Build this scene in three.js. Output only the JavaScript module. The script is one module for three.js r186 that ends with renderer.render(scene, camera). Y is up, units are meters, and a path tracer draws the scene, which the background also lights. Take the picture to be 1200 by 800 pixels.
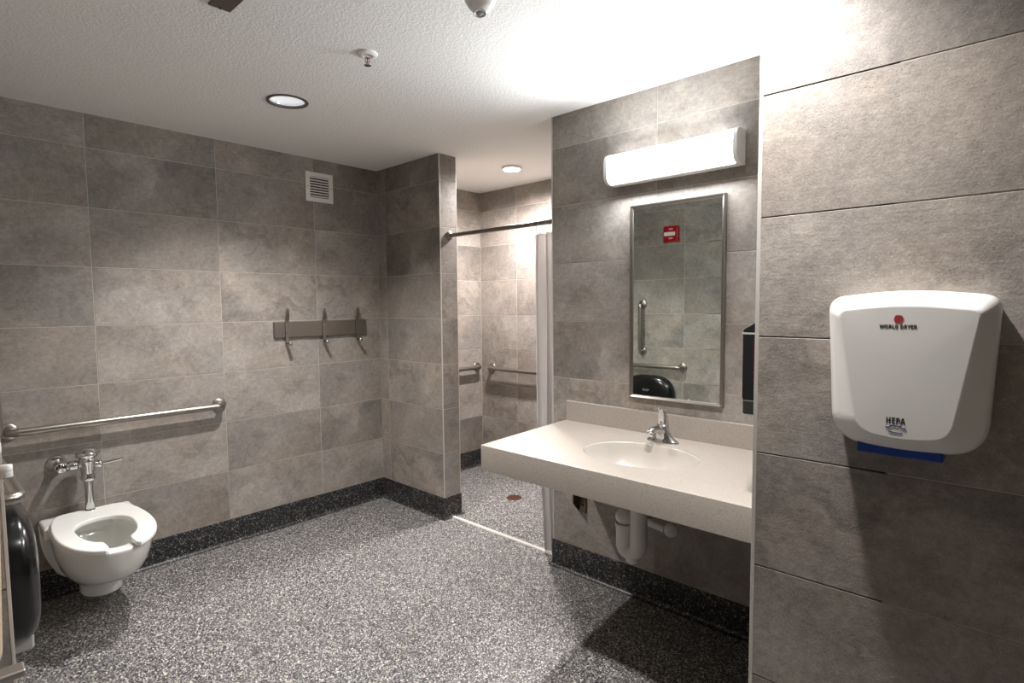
import * as THREE from 'three';
import { RoundedBoxGeometry } from 'three/addons/geometries/RoundedBoxGeometry.js';
import { mergeGeometries, mergeVertices, toCreasedNormals } from 'three/addons/utils/BufferGeometryUtils.js';
import { RectAreaLightUniformsLib } from 'three/addons/lights/RectAreaLightUniformsLib.js';
import { TextGeometry } from 'three/addons/geometries/TextGeometry.js';
import { Brush, Evaluator, SUBTRACTION } from 'three-bvh-csg';
import { FontLoader } from 'three/addons/loaders/FontLoader.js';

// ------------------------------------------------------------------ camera, exposure
const scene = new THREE.Scene();
const renderer = new THREE.WebGLRenderer();
renderer.toneMapping = THREE.LinearToneMapping;
renderer.toneMappingExposure = 1.0;
renderer.shadowMap.enabled = true;
RectAreaLightUniformsLib.init();
const camera = new THREE.PerspectiveCamera(2 * Math.atan(400 / 653.33) * 180 / Math.PI, 1.5, 0.02, 60);
{
  const yaw = 0.8278, pitch = -0.06505, roll = -0.00924;
  const fw = new THREE.Vector3(Math.sin(yaw) * Math.cos(pitch), Math.sin(pitch), -Math.cos(yaw) * Math.cos(pitch));
  const rt = new THREE.Vector3(Math.cos(yaw), 0, Math.sin(yaw)), up = new THREE.Vector3().crossVectors(rt, fw);
  camera.position.set(-2.4453, 1.4684, 3.6085);
  camera.up.copy(up).multiplyScalar(Math.cos(roll)).addScaledVector(rt, -Math.sin(roll));
  camera.lookAt(camera.position.clone().add(fw));
}
scene.background = new THREE.Color(0x000000);
// light levels of the lamps (their lights stand in their own builders)
const LEVEL = { downA: 19, downB: 13, shower: 28, vanity: 70 };
const WARM = new THREE.Color().setRGB(1, 0.965, 0.94), COOL = new THREE.Color().setRGB(0.935, 0.965, 1.0);

// ------------------------------------------------------------------ dimensions (metres)
const CEIL = 2.476, BASE = 0.15;
const XL = -2.30, ZL = 1.74;            // left wall and its outside corner
const XS = -0.027, ZS = 1.689;          // vanity wall face and its shower end
const XD = -0.927, ZD = 3.087;          // dryer wall face and its corner
const XSH = 1.125, ZSH = -0.05;         // shower walls
const ZW = 0.72, WT = 0.15;             // wing wall length and thickness
const XE = -3.5, ZE = 4.7;              // entry space beside and behind the camera
const rows = [BASE, 0.456, 0.764, 1.072, 1.380, 1.688, 1.996, 2.304, CEIL];

// ------------------------------------------------------------------ helpers
let seed = 12345;
const rnd = () => { seed = (seed * 1664525 + 1013904223) >>> 0; return seed / 4294967296; };
const taken = {};
const numbered = (n) => { const k = taken[n] = (taken[n] ?? -1) + 1; return k ? n + '_' + String(k).padStart(3, '0') : n; };
const V = (x, y, z) => new THREE.Vector3(x, y, z);
function mesh(name, g, m, parent = scene) {
  const o = new THREE.Mesh(Array.isArray(g) ? merge(g) : g, m);
  o.name = parent === scene ? numbered(name) : name; o.castShadow = o.receiveShadow = true; parent.add(o); return o;
}
function merge(list) {
  return mergeGeometries(list.map((g) => { g = g.index ? g.toNonIndexed() : g.clone(); for (const k of Object.keys(g.attributes)) if (!['position', 'normal', 'uv'].includes(k)) g.deleteAttribute(k); return g; }));
}
function thing(name, label, category, [x, y, z] = [0, 0, 0], turn = 0, group) {
  const o = new THREE.Group(); o.name = numbered(name); scene.add(o); o.position.set(x, y, z); o.rotation.y = turn;
  o.userData = { label, category }; if (group) o.userData.group = group; return o;
}
function tag(o, label, category, group) { o.userData.label = label; o.userData.category = category; if (group) o.userData.group = group; return o; }
function struct(o, label) { o.userData.kind = 'structure'; if (label) o.userData.label = label; return o; }
const box = (x0, x1, y0, y1, z0, z1) => new THREE.BoxGeometry(x1 - x0, y1 - y0, z1 - z0).translate((x0 + x1) / 2, (y0 + y1) / 2, (z0 + z1) / 2);
const rbox = (x0, x1, y0, y1, z0, z1, r = 0.003, s = 3) => new RoundedBoxGeometry(x1 - x0, y1 - y0, z1 - z0, s, r).translate((x0 + x1) / 2, (y0 + y1) / 2, (z0 + z1) / 2);
const cyl = (r0, r1, h, s = 32) => new THREE.CylinderGeometry(r1, r0, h, s).translate(0, h / 2, 0);   // base at the origin, r0 below
const lathe = (pts, s = 48) => new THREE.LatheGeometry(pts.map((p) => new THREE.Vector2(...p)), s);
function along(g, from, to) { // a geometry standing on +y is laid from one point towards another
  const d = to.clone().sub(from).normalize(); return g.applyQuaternion(new THREE.Quaternion().setFromUnitVectors(V(0, 1, 0), d)).translate(from.x, from.y, from.z);
}
class Bent extends THREE.CurvePath {}   // straight runs joined by round bends
function bent(pts, r) {
  const c = new Bent(); let prev = pts[0];
  for (let i = 1; i < pts.length - 1; i++) {
    const a = pts[i - 1].clone().sub(pts[i]), b = pts[i + 1].clone().sub(pts[i]), q = Math.min(r, a.length() * 0.5, b.length() * 0.5);
    const p0 = pts[i].clone().addScaledVector(a.normalize(), q), p1 = pts[i].clone().addScaledVector(b.normalize(), q);
    if (prev.distanceTo(p0) > 1e-5) c.add(new THREE.LineCurve3(prev, p0));
    c.add(new THREE.QuadraticBezierCurve3(p0, pts[i], p1)); prev = p1;
  }
  c.add(new THREE.LineCurve3(prev, pts[pts.length - 1])); return c;
}
const tube = (pts, r, bend = 0.04, seg = 60, rad = 16) => new THREE.TubeGeometry(bent(pts, bend), seg, r, rad);
// closed rings of equal point counts joined into a skin; ends may be capped with a fan
function skin(rings, capA, capB, crease) {
  const K = rings[0].length, pos = [], uv = [], idx = [];
  rings.forEach((r, i) => r.forEach((p, k) => { pos.push(p.x, p.y, p.z); uv.push(k / K, i / (rings.length - 1)); }));
  for (let i = 0; i + 1 < rings.length; i++) for (let k = 0; k < K; k++) { const a = i * K + k, b = i * K + (k + 1) % K, c = a + K, d = b + K; idx.push(a, b, d, a, d, c); }
  const cap = (ring, base, flip) => { const c = ring.reduce((s, p) => s.add(p), V(0, 0, 0)).divideScalar(K), n = pos.length / 3; pos.push(c.x, c.y, c.z); uv.push(.5, .5); for (let k = 0; k < K; k++) { const a = base + k, b = base + (k + 1) % K; flip ? idx.push(n, b, a) : idx.push(n, a, b); } };
  if (capA) cap(rings[0], 0, true); if (capB) cap(rings[rings.length - 1], (rings.length - 1) * K, false);
  const g = new THREE.BufferGeometry(); g.setAttribute('position', new THREE.Float32BufferAttribute(pos, 3)); g.setAttribute('uv', new THREE.Float32BufferAttribute(uv, 2)); g.setIndex(idx); g.computeVertexNormals();
  return crease ? toCreasedNormals(g, crease) : g;
}
// a polygon with rounded corners: corners [x, y, radius], n points per corner
function rounded(corners, n = 8) {
  const out = [], L = corners.length;
  corners.forEach(([x, y, r], i) => {
    const P = new THREE.Vector2(x, y), a = new THREE.Vector2(...corners[(i + L - 1) % L]).sub(P), b = new THREE.Vector2(...corners[(i + 1) % L]).sub(P);
    const q = Math.min(r, a.length() / 2, b.length() / 2), p0 = P.clone().addScaledVector(a.normalize(), q), p1 = P.clone().addScaledVector(b.normalize(), q);
    for (let k = 0; k <= n; k++) { const t = k / n; out.push([(1 - t) ** 2 * p0.x + 2 * t * (1 - t) * P.x + t * t * p1.x, (1 - t) ** 2 * p0.y + 2 * t * (1 - t) * P.y + t * t * p1.y]); }
  });
  return out;
}
const shapeOf = (pts) => new THREE.Shape(pts.map((p) => new THREE.Vector2(p[0], p[1])));
const extrude = (shape, depth, bevel = 0, seg = 3, curve = 24) => new THREE.ExtrudeGeometry(shape, { depth: depth - 2 * bevel, bevelEnabled: bevel > 0, bevelSize: bevel, bevelThickness: bevel, bevelOffset: -bevel, bevelSegments: seg, curveSegments: curve }).translate(0, 0, bevel);

// ------------------------------------------------------------------ noise and textures
const hash = (x, y, s) => { let h = Math.imul(x, 374761393) + Math.imul(y, 668265263) + Math.imul(s, 974711) | 0; h = Math.imul(h ^ (h >>> 13), 1274126177); h ^= h >>> 16; return (h >>> 0) / 4294967296; };
function vnoise(x, y, s) {
  const xi = Math.floor(x), yi = Math.floor(y), fx = x - xi, fy = y - yi, u = fx * fx * (3 - 2 * fx), v = fy * fy * (3 - 2 * fy);
  return (hash(xi, yi, s) * (1 - u) + hash(xi + 1, yi, s) * u) * (1 - v) + (hash(xi, yi + 1, s) * (1 - u) + hash(xi + 1, yi + 1, s) * u) * v;
}
function fbm(x, y, s, oct) { let a = 0, w = 0.5, t = 0; for (let i = 0; i < oct; i++) { a += w * vnoise(x, y, s + i * 17); t += w; x *= 2.03; y *= 2.03; w *= 0.55; } return a / t; }
const clamp = (x, a = 0, b = 1) => Math.min(b, Math.max(a, x)), sst = (a, b, x) => { const t = clamp((x - a) / (b - a)); return t * t * (3 - 2 * t); };
function texture(w, h, data, srgb) {
  const t = new THREE.DataTexture(data, w, h, THREE.RGBAFormat); if (srgb) t.colorSpace = THREE.SRGBColorSpace;
  t.wrapS = t.wrapT = THREE.RepeatWrapping; t.magFilter = THREE.LinearFilter; t.minFilter = THREE.LinearMipmapLinearFilter; t.generateMipmaps = true; t.needsUpdate = true; return t;
}
// concrete-look porcelain: clouds, dusty patches, streaks, pits and pale grains; one texture pair for each of the tile prints
const TW = 0.628, TH = 0.308, TILE_TONE = 1.0;
function tilePrint(s, tone, cloud, speck, streak) {
  const W = 512, H = 256, c = new Uint8Array(W * H * 4), b = new Uint8Array(W * H * 4);
  for (let j = 0; j < H; j++) for (let i = 0; i < W; i++) {
    const x = i / W * 2, y = j / H, q = (j * W + i) * 4;
    const wx = fbm(x * 2.3, y * 2.3, s + 50, 3) * 1.3, wy = fbm(x * 2.3 + 9, y * 2.3, s + 60, 3) * 1.3;
    const big = fbm(x * 1.5 + wx, y * 1.5 + wy, s, 5) - 0.5;                      // clouds
    const patch = sst(0.54, 0.72, fbm(x * 2.6 + wy * 1.5, y * 3.4 + wx * 1.5, s + 7, 6)); // dark scuffed patches
    const lite = sst(0.56, 0.75, fbm(x * 2 + 4 + wx, y * 2.6 + wy, s + 13, 5));
    const mott = fbm(x * 22, y * 22, s + 21, 4) - 0.5, str = fbm(x * 7, y * 60, s + 31, 3) - 0.5;
    const fine = hash(i, j, s) - 0.5, grain = vnoise(i * 0.45, j * 0.45, s + 3) - 0.5;
    const cell = hash(i >> 1, j >> 1, s + 90), pit = cell > 1 - 0.012 * (0.4 + patch * 3) ? 1 : 0, pale = cell < 0.012 * speck ? 1 : 0;
    let v = tone * (1 + cloud * big * 0.58 - patch * 0.10 * cloud + lite * 0.11 * cloud + mott * 0.20 + str * 0.10 * streak + fine * 0.06 + grain * 0.12) - pit * 0.13 * tone + pale * 0.16 * tone;
    const warm = (fbm(x * 1.2, y * 1.2, s + 77, 3) - 0.5) * 0.05;
    c[q] = clamp(v * (1.0 + warm), 0, 255 / 140) * 140; c[q + 1] = clamp(v * 0.945, 0, 1.8) * 140; c[q + 2] = clamp(v * (0.892 - warm), 0, 1.8) * 140; c[q + 3] = 255;
    const r = clamp(0.5 + grain * 0.35 + mott * 0.5 + str * 0.35 * streak - pit * 0.4 + fine * 0.15);
    b[q] = b[q + 1] = b[q + 2] = r * 255; b[q + 3] = 255;
  }
  const m = new THREE.MeshStandardMaterial({ map: texture(W, H, c, true), bumpMap: texture(W, H, b), bumpScale: 0.0006, roughness: 0.62 });
  m.name = 'porcelain tile print ' + s; return m;
}
const tileMats = [[1, 1.0, 0.6, 0.6, 0.6], [2, 1.06, 0.5, 0.4, 0.4], [3, 0.95, 0.7, 1.2, 0.3], [4, 1.03, 0.8, 0.5, 0.8], [5, 0.98, 0.55, 1.5, 0.3], [6, 1.08, 0.55, 0.4, 1], [7, 0.93, 0.7, 0.7, 0.5], [8, 1.02, 0.9, 0.6, 0.7], [9, 0.97, 0.45, 0.8, 0.6], [10, 1.05, 0.7, 0.5, 0.3]]
  .map(([s, t, c, p, k]) => tilePrint(s * 101, t * TILE_TONE, c, p, k));
// resin floor full of angular chips: every chip one flat colour
function chips(size, cell, palette, s) {
  const c = new Uint8Array(size * size * 4), n = Math.round(size / cell), px = new Float32Array(n * n), py = new Float32Array(n * n), col = new Uint8Array(n * n), wt = new Float32Array(n * n);
  const total = palette.reduce((a, p) => a + p[3], 0);
  for (let k = 0; k < n * n; k++) {
    px[k] = hash(k, 1, s); py[k] = hash(k, 2, s); wt[k] = hash(k, 4, s) * 0.5; let r = hash(k, 3, s) * total, i = 0; while (r > palette[i][3] && i < palette.length - 1) r -= palette[i++][3]; col[k] = i;
  }
  const f = n / size;
  for (let j = 0; j < size; j++) for (let i = 0; i < size; i++) {
    const x = i * f, y = j * f, xi = Math.floor(x), yi = Math.floor(y); let best = 9, at = 0;
    for (let b = -1; b <= 1; b++) for (let a = -1; a <= 1; a++) {
      const k = ((yi + b + n) % n) * n + (xi + a + n) % n, dx = xi + a + px[k] - x, dy = yi + b + py[k] - y, d = Math.abs(dx) + Math.abs(dy) * 0.9 + Math.abs(dx - dy) * 0.4 - wt[k];
      if (d < best) { best = d; at = k; }
    }
    const p = palette[col[at]], q = (j * size + i) * 4, v = 0.93 + 0.14 * hash(i, j, s + 9);
    c[q] = clamp(p[0] * v, 0, 255); c[q + 1] = clamp(p[1] * v, 0, 255); c[q + 2] = clamp(p[2] * v, 0, 255); c[q + 3] = 255;
  }
  return texture(size, size, c, true);
}
const floorTex = chips(2048, 4.8, [[30, 31, 34, 18], [64, 64, 66, 20], [104, 102, 100, 24], [142, 139, 134, 20], [184, 180, 174, 13], [84, 88, 100, 8], [124, 115, 106, 6], [222, 219, 214, 5]], 5);
floorTex.repeat.set(0.5, 0.5);
const coveTex = chips(1024, 5.2, [[14, 14, 16, 40], [36, 36, 38, 26], [66, 65, 65, 16], [104, 102, 99, 9], [150, 147, 142, 5], [44, 48, 56, 7], [66, 60, 54, 4]], 8);
function specks(size, base, list, s) { // cast stone: fine particles in a plain ground
  const c = new Uint8Array(size * size * 4);
  for (let k = 0; k < size * size; k++) { const v = 0.98 + 0.04 * hash(k, 7, s) + 0.03 * (vnoise((k % size) / 3, Math.floor(k / size) / 3, s) - 0.5); for (let i = 0; i < 3; i++) c[k * 4 + i] = clamp(base[i] * v, 0, 255); c[k * 4 + 3] = 255; }
  let n = 0;
  for (const [col, count, r] of list) for (let k = 0; k < count; k++) {
    const cx = hash(k, n, s + 1) * size, cy = hash(k, n, s + 2) * size, rr = r * (0.5 + hash(k, n, s + 3));
    for (let y = -3; y <= 3; y++) for (let x = -3; x <= 3; x++) if (Math.hypot(x, y) < rr) { const q = (((Math.floor(cy) + y + size) % size) * size + (Math.floor(cx) + x + size) % size) * 4; for (let i = 0; i < 3; i++) c[q + i] = col[i]; }
    n++;
  }
  return texture(size, size, c, true);
}
const stoneTex = specks(1024, [166, 157, 148], [[[96, 82, 70], 3000, 1.3], [[190, 183, 175], 5000, 1.3], [[150, 138, 124], 4000, 1.3], [[70, 60, 52], 1400, 1.4]], 31);
// sprayed orange-peel ceiling: relief only
const peelTex = (() => {
  const S = 1024, d = new Uint8Array(S * S * 4), N = 64;
  const wrap = (x, y, n, s) => { const xi = Math.floor(x), yi = Math.floor(y), fx = x - xi, fy = y - yi, u = fx * fx * (3 - 2 * fx), v = fy * fy * (3 - 2 * fy), m = (a) => ((a % n) + n) % n; const h = (a, b) => hash(m(a), m(b), s); return (h(xi, yi) * (1 - u) + h(xi + 1, yi) * u) * (1 - v) + (h(xi, yi + 1) * (1 - u) + h(xi + 1, yi + 1) * u) * v; };
  for (let j = 0; j < S; j++) for (let i = 0; i < S; i++) { const a = wrap(i / S * N * 1.5, j / S * N * 1.5, N * 1.5, 3), b = wrap(i / S * N * 3, j / S * N * 3, N * 3, 9); const v = sst(0.3, 0.75, a * 0.62 + b * 0.38); const q = (j * S + i) * 4; d[q] = d[q + 1] = d[q + 2] = v * 255; d[q + 3] = 255; }
  const t = texture(S, S, d); t.repeat.set(1.4, 1.4); return t;
})();
// brushed metal: fine lines
const brushTex = (() => { const S = 256, d = new Uint8Array(S * S * 4); for (let j = 0; j < S; j++) for (let i = 0; i < S; i++) { const v = 0.75 + 0.25 * (0.7 * hash(0, j, 3) + 0.3 * vnoise(i / 40, j, 4)); const q = (j * S + i) * 4; d[q] = d[q + 1] = d[q + 2] = v * 255; d[q + 3] = 255; } return texture(S, S, d); })();

// ------------------------------------------------------------------ materials
const std = (o) => new THREE.MeshStandardMaterial(o), phy = (o) => new THREE.MeshPhysicalMaterial(o);
const M = {
  grout: std({ color: 0xb8afa4, roughness: 0.95 }),
  plaster: std({ color: 0xb9b2a8, roughness: 0.9 }),
  ceiling: std({ color: 0xeeedea, roughness: 0.9, bumpMap: peelTex, bumpScale: 0.0006 }),
  floor: std({ map: floorTex, roughness: 0.42 }),
  cove: std({ map: coveTex, roughness: 0.4 }),
  stone: phy({ map: stoneTex, roughness: 0.32 }),
  basin: phy({ color: 0xc2bbb3, roughness: 0.22 }),
  steel: std({ color: 0xa8a29a, metalness: 1, roughness: 0.34, roughnessMap: brushTex }),
  railSteel: std({ color: 0x8d867e, metalness: 1, roughness: 0.4, roughnessMap: brushTex }),
  rodSteel: std({ color: 0x8a847d, metalness: 1, roughness: 0.36 }),
  darkSteel: std({ color: 0x6f6860, metalness: 1, roughness: 0.4 }),
  chrome: std({ color: 0xd4d4d4, metalness: 1, roughness: 0.06 }),
  aluminium: std({ color: 0xb5b0aa, metalness: 1, roughness: 0.4 }),
  frameSteel: std({ color: 0xa59f97, metalness: 1, roughness: 0.3 }),
  edge: std({ color: 0xcfcbc4, metalness: 0.35, roughness: 0.4 }),
  mirror: std({ color: 0xd6ded8, metalness: 1, roughness: 0.012 }),
  china: phy({ color: 0xe6e5e0, roughness: 0.1, clearcoat: 0.5, clearcoatRoughness: 0.05 }),
  seat: phy({ color: 0xebebe6, roughness: 0.22 }),
  water: phy({ color: 0xcfd6cf, roughness: 0.02, transmission: 1, thickness: 0.02, ior: 1.33 }),
  white: std({ color: 0xe4e2dd, roughness: 0.4 }),
  enamel: phy({ color: 0xf0eeea, roughness: 0.28, clearcoat: 0.4, clearcoatRoughness: 0.2 }),
  pipe: std({ color: 0xd8d4ce, roughness: 0.5 }),
  vinyl: phy({ color: 0xd8d4d2, roughness: 0.55, transmission: 0.25, thickness: 0, side: THREE.DoubleSide }),
  strip: std({ color: 0xc4c0ba, roughness: 0.5 }),
  black: phy({ color: 0x0c0c0e, roughness: 0.22, clearcoat: 0.35, clearcoatRoughness: 0.12 }),
  blackMatte: std({ color: 0x111113, roughness: 0.45 }),
  charcoal: std({ color: 0x2c2b29, roughness: 0.5 }),
  dark: std({ color: 0x141312, roughness: 0.8 }),
  greyPlastic: std({ color: 0x9c9a96, roughness: 0.45 }),
  redWindow: phy({ color: 0x4c0f1c, roughness: 0.2, clearcoat: 0.4 }),
  red: phy({ color: 0xa8081c, roughness: 0.3 }),
  logoRed: std({ color: 0xc01020, roughness: 0.4 }),
  ink: std({ color: 0x0b0a0a, roughness: 0.5 }),
  logoBlue: std({ color: 0x123a78, roughness: 0.4 }),
  blue: std({ color: 0x0d3f9e, roughness: 0.4 }),
  rust: std({ color: 0x55372a, roughness: 0.55, metalness: 0.3 }),
  bronze: std({ color: 0x6d6253, roughness: 0.4, metalness: 0.8 }),
  trimRing: std({ color: 0x5b524a, roughness: 0.45 }),
  beige: std({ color: 0xb9a793, roughness: 0.45 }),
  clear: phy({ color: 0xffffff, roughness: 0.05, transmission: 1, thickness: 0 }),
  doorWood: std({ color: 0x8c7a66, roughness: 0.55 }),
  lens: std({ color: 0xf2f4f8, emissive: new THREE.Color().setRGB(0.95, 0.97, 1), emissiveIntensity: 0.62, roughness: 0.3 }),
  ledLens: std({ color: 0xffffff, emissive: new THREE.Color().setRGB(1, 0.97, 0.94), emissiveIntensity: 14.0, roughness: 0.4 }),
  diffuser: std({ color: 0xffffff, emissive: new THREE.Color().setRGB(0.98, 0.99, 1), emissiveIntensity: 8.0, roughness: 0.4 }),
};

// ------------------------------------------------------------------ tiled walls: every tile a piece with its own edges, joints recessed
const tileCache = {};
function tileGeometry(w, h, u0, v0) {
  const key = [w, h, u0, v0].map((x) => x.toFixed(4)).join(); if (tileCache[key]) return tileCache[key];
  const d = 0.0085, c = 0.0009, X = w / 2, Y = h / 2, pos = [], nor = [], uv = [], idx = [];
  const ring = (x, y, z, nx, ny, nz) => { pos.push(x, y, z); const l = Math.hypot(nx, ny, nz); nor.push(nx / l, ny / l, nz / l); uv.push(u0 + (x + X) / TW, v0 + (y + Y) / TH); return pos.length / 3 - 1; };
  const q = (a, b, e, f) => idx.push(a, b, e, a, e, f);
  const sg = [[-1, -1], [1, -1], [1, 1], [-1, 1]];
  const A = sg.map(([a, b]) => ring(a * (X - c), b * (Y - c), d, 0, 0, 1)); q(...A);
  for (let i = 0; i < 4; i++) { // chamfer and side of each edge
    const [a, b] = sg[i], [e, f] = sg[(i + 1) % 4], nx = (a + e) / 2, ny = (b + f) / 2;
    q(ring(a * X, b * Y, d - c, nx, ny, 1), ring(e * X, f * Y, d - c, nx, ny, 1), ring(e * (X - c), f * (Y - c), d, nx, ny, 1), ring(a * (X - c), b * (Y - c), d, nx, ny, 1));
    q(ring(a * X, b * Y, 0, nx, ny, 0), ring(e * X, f * Y, 0, nx, ny, 0), ring(e * X, f * Y, d - c, nx, ny, 0), ring(a * X, b * Y, d - c, nx, ny, 0));
  }
  const g = new THREE.BufferGeometry(); g.setAttribute('position', new THREE.Float32BufferAttribute(pos, 3)); g.setAttribute('normal', new THREE.Float32BufferAttribute(nor, 3)); g.setAttribute('uv', new THREE.Float32BufferAttribute(uv, 2)); g.setIndex(idx);
  return tileCache[key] = g;
}
const JOINT = 0.003, PROUD = 0.0014;
let printSeed = 0;
// facing: '+z' u runs +x; '-x' u runs +z; '+x' u runs -z (cuts given along the axis, rising); '-z' u runs -x
function tiledWall(name, facing, plane, cuts, core, label, rs = rows) {
  const o = struct(mesh(name, box(...core), M.grout), label), turn = { '+z': 0, '-x': -Math.PI / 2, '+x': Math.PI / 2, '-z': Math.PI }[facing];
  const out = { '+z': 1, '+x': 1, '-x': -1, '-z': -1 }[facing];
  for (let i = 0; i + 1 < cuts.length; i++) for (let j = 0; j + 1 < rs.length; j++) {
    const w = cuts[i + 1] - cuts[i] - JOINT, h = rs[j + 1] - rs[j] - JOINT, cu = (cuts[i] + cuts[i + 1]) / 2, cv = (rs[j] + rs[j + 1]) / 2;
    if (w < 0.004 || h < 0.004) continue;
    printSeed++;
    const k = Math.floor(hash(printSeed, 5, 77) * 10), part = w < TW - 0.02 ? Math.round(hash(printSeed, 6, 77) * 8) / 8 * (1 - w / TW) : 0;
    const t = mesh('tile', tileGeometry(w, h, part, 0), tileMats[k], o), p = plane + out * (-0.0085);
    if (facing[1] === 'z') t.position.set(cu, cv, p); else t.position.set(p, cv, cu);
    t.rotation.y = turn; if (part === 0 && hash(printSeed, 8, 77) > 0.5) t.rotation.z = Math.PI, t.rotation.order = 'YXZ';
  }
  return o;
}
const G = PROUD; // grout sits this far behind the tile faces
tiledWall('wall_back', '+z', 0, [XL, -1.766, -1.133, -0.508, 0], [XL - 0.15, 0.0, 0, CEIL, -0.2, -G]);
tiledWall('wall_wing', '-x', 0, [0, 0.10, ZW - 0.006], [G, WT - G, 0, CEIL, -0.05, ZW - G]);
{ // the wing's end and shower faces belong to the same wall
  const wing = scene.getObjectByName('wall_wing');
  for (let j = 0; j + 1 < rows.length; j++) {
    const h = rows[j + 1] - rows[j] - JOINT, cv = (rows[j] + rows[j + 1]) / 2;
    const a = mesh('tile', tileGeometry(WT - 0.012, h, 0.18 * (j % 4), 0), tileMats[(j * 3 + 1) % 10], wing); a.position.set(WT / 2, cv, ZW - 0.0085);
    for (const [z0, z1] of [[ZSH, 0.10], [0.10, ZW - 0.006]]) { const b = mesh('tile', tileGeometry(z1 - z0 - JOINT, h, 0, 0), tileMats[(j * 7 + 4) % 10], wing); b.position.set(WT - 0.0085, cv, (z0 + z1) / 2); b.rotation.y = Math.PI / 2; }
  }
}
tiledWall('wall_shower_back', '+z', ZSH, [WT, 0.497, XSH], [WT - 0.02, XSH + 0.2, 0, CEIL, -0.2, ZSH - G]);
tiledWall('wall_shower_right', '-x', XSH, [ZSH, 0.389, 1.017, ZS], [XSH + G, XSH + 0.15, 0, CEIL, -0.2, ZS + 0.15]);
tiledWall('wall_vanity', '-x', XS, [ZS + 0.006, 2.317, 2.945, ZD], [XS + G, XS + 0.15, 0, CEIL, ZS + G, ZD]);
tiledWall('wall_shower_front', '-z', ZS, [XS + 0.006, 0.5, XSH], [XS + 0.05, XSH + 0.15, 0, CEIL, ZS + G, ZS + 0.15]);
tiledWall('wall_alcove', '-z', ZD, [XD + 0.006, -0.315, XS], [XD + G, XS + 0.15, 0, CEIL, ZD + G, ZD + 0.3]);
tiledWall('wall_right', '-x', XD, [ZD + 0.006, 3.715, 4.343, ZE], [XD + G, XD + 0.2, 0, CEIL, ZD + G, ZE + 0.15]);
tiledWall('wall_left', '+x', XL, [0, 0.134, 0.762, 1.39, ZL - 0.006], [XL - 0.15, XL - G, 0, CEIL, -0.2, ZL - G]);
tiledWall('wall_left_return', '+z', ZL, [XE, -2.928, XL - 0.006], [XE - 0.15, XL - G, 0, CEIL, ZL - 0.15, ZL - G]);
tiledWall('wall_entry', '+x', XE, [ZL, 2.4, 3.03, 3.66, 4.29, ZE], [XE - 0.15, XE - G, 0, CEIL, ZL - 0.15, ZE + 0.15]);
struct(mesh('wall_front', [box(XE - 0.15, -2.75, 0, CEIL, ZE, ZE + 0.15), box(-1.8, XD + 0.2, 0, CEIL, ZE, ZE + 0.15), box(-2.75, -1.8, 2.1, CEIL, ZE, ZE + 0.15)], M.plaster));
{
  const d = struct(mesh('door_1', rbox(-2.72, -1.83, 0.012, 2.07, ZE + 0.02, ZE + 0.065, 0.003), M.doorWood));
  mesh('door_frame', [box(-2.75, -2.72, 0, 2.1, ZE - 0.01, ZE + 0.1), box(-1.83, -1.8, 0, 2.1, ZE - 0.01, ZE + 0.1), box(-2.75, -1.8, 2.07, 2.1, ZE - 0.01, ZE + 0.1)], M.aluminium, d);
  mesh('door_handle', [tube([V(-2.65, 1, ZE + 0.02), V(-2.65, 1, ZE - 0.04), V(-2.53, 1, ZE - 0.04)], 0.009, 0.02), along(cyl(0.026, 0.026, 0.008), V(-2.65, 1, ZE + 0.02), V(-2.65, 1, ZE))], M.steel, d);
}
// metal edge profiles on the outside corners
const trim = (x0, x1, z0, z1, m = M.edge) => { const n = 'trim_' + (trim.n = (trim.n ?? 0) + 1); return struct(mesh(n, rbox(x0, x1, BASE - 0.004, CEIL, z0, z1, 0.0015, 2), m)); };
trim(-0.0005, 0.006, ZW - 0.007, ZW + 0.0005);
trim(WT - 0.006, WT + 0.0005, ZW - 0.007, ZW + 0.0005);
trim(XS - 0.0005, XS + 0.008, ZS - 0.0005, ZS + 0.007);
trim(XD - 0.001, XD + 0.012, ZD - 0.001, ZD + 0.0095);
trim(XL - 0.007, XL + 0.0005, ZL - 0.007, ZL + 0.0005);

// floor, ceiling
{
  const slab = (y0, y1, holes, m, name) => {
    const s = shapeOf([[XE - 0.15, 0.2], [XSH + 0.2, 0.2], [XSH + 0.2, -ZE - 0.15], [XE - 0.15, -ZE - 0.15]]);
    for (const [x, z, r] of holes) { const p = new THREE.Path(); p.absarc(x, -z, r, 0, 2 * Math.PI, true); s.holes.push(p); }
    return struct(mesh(name, extrude(s, y1 - y0, 0, 1, 48).rotateX(-Math.PI / 2).translate(0, y0, 0), m));
  };
  slab(-0.1, 0, [], M.floor, 'floor');
  slab(CEIL, CEIL + 0.12, [[-1.116, 0.905, 0.088], [-1.165, 3.06, 0.088]], M.ceiling, 'ceiling');
}
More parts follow.
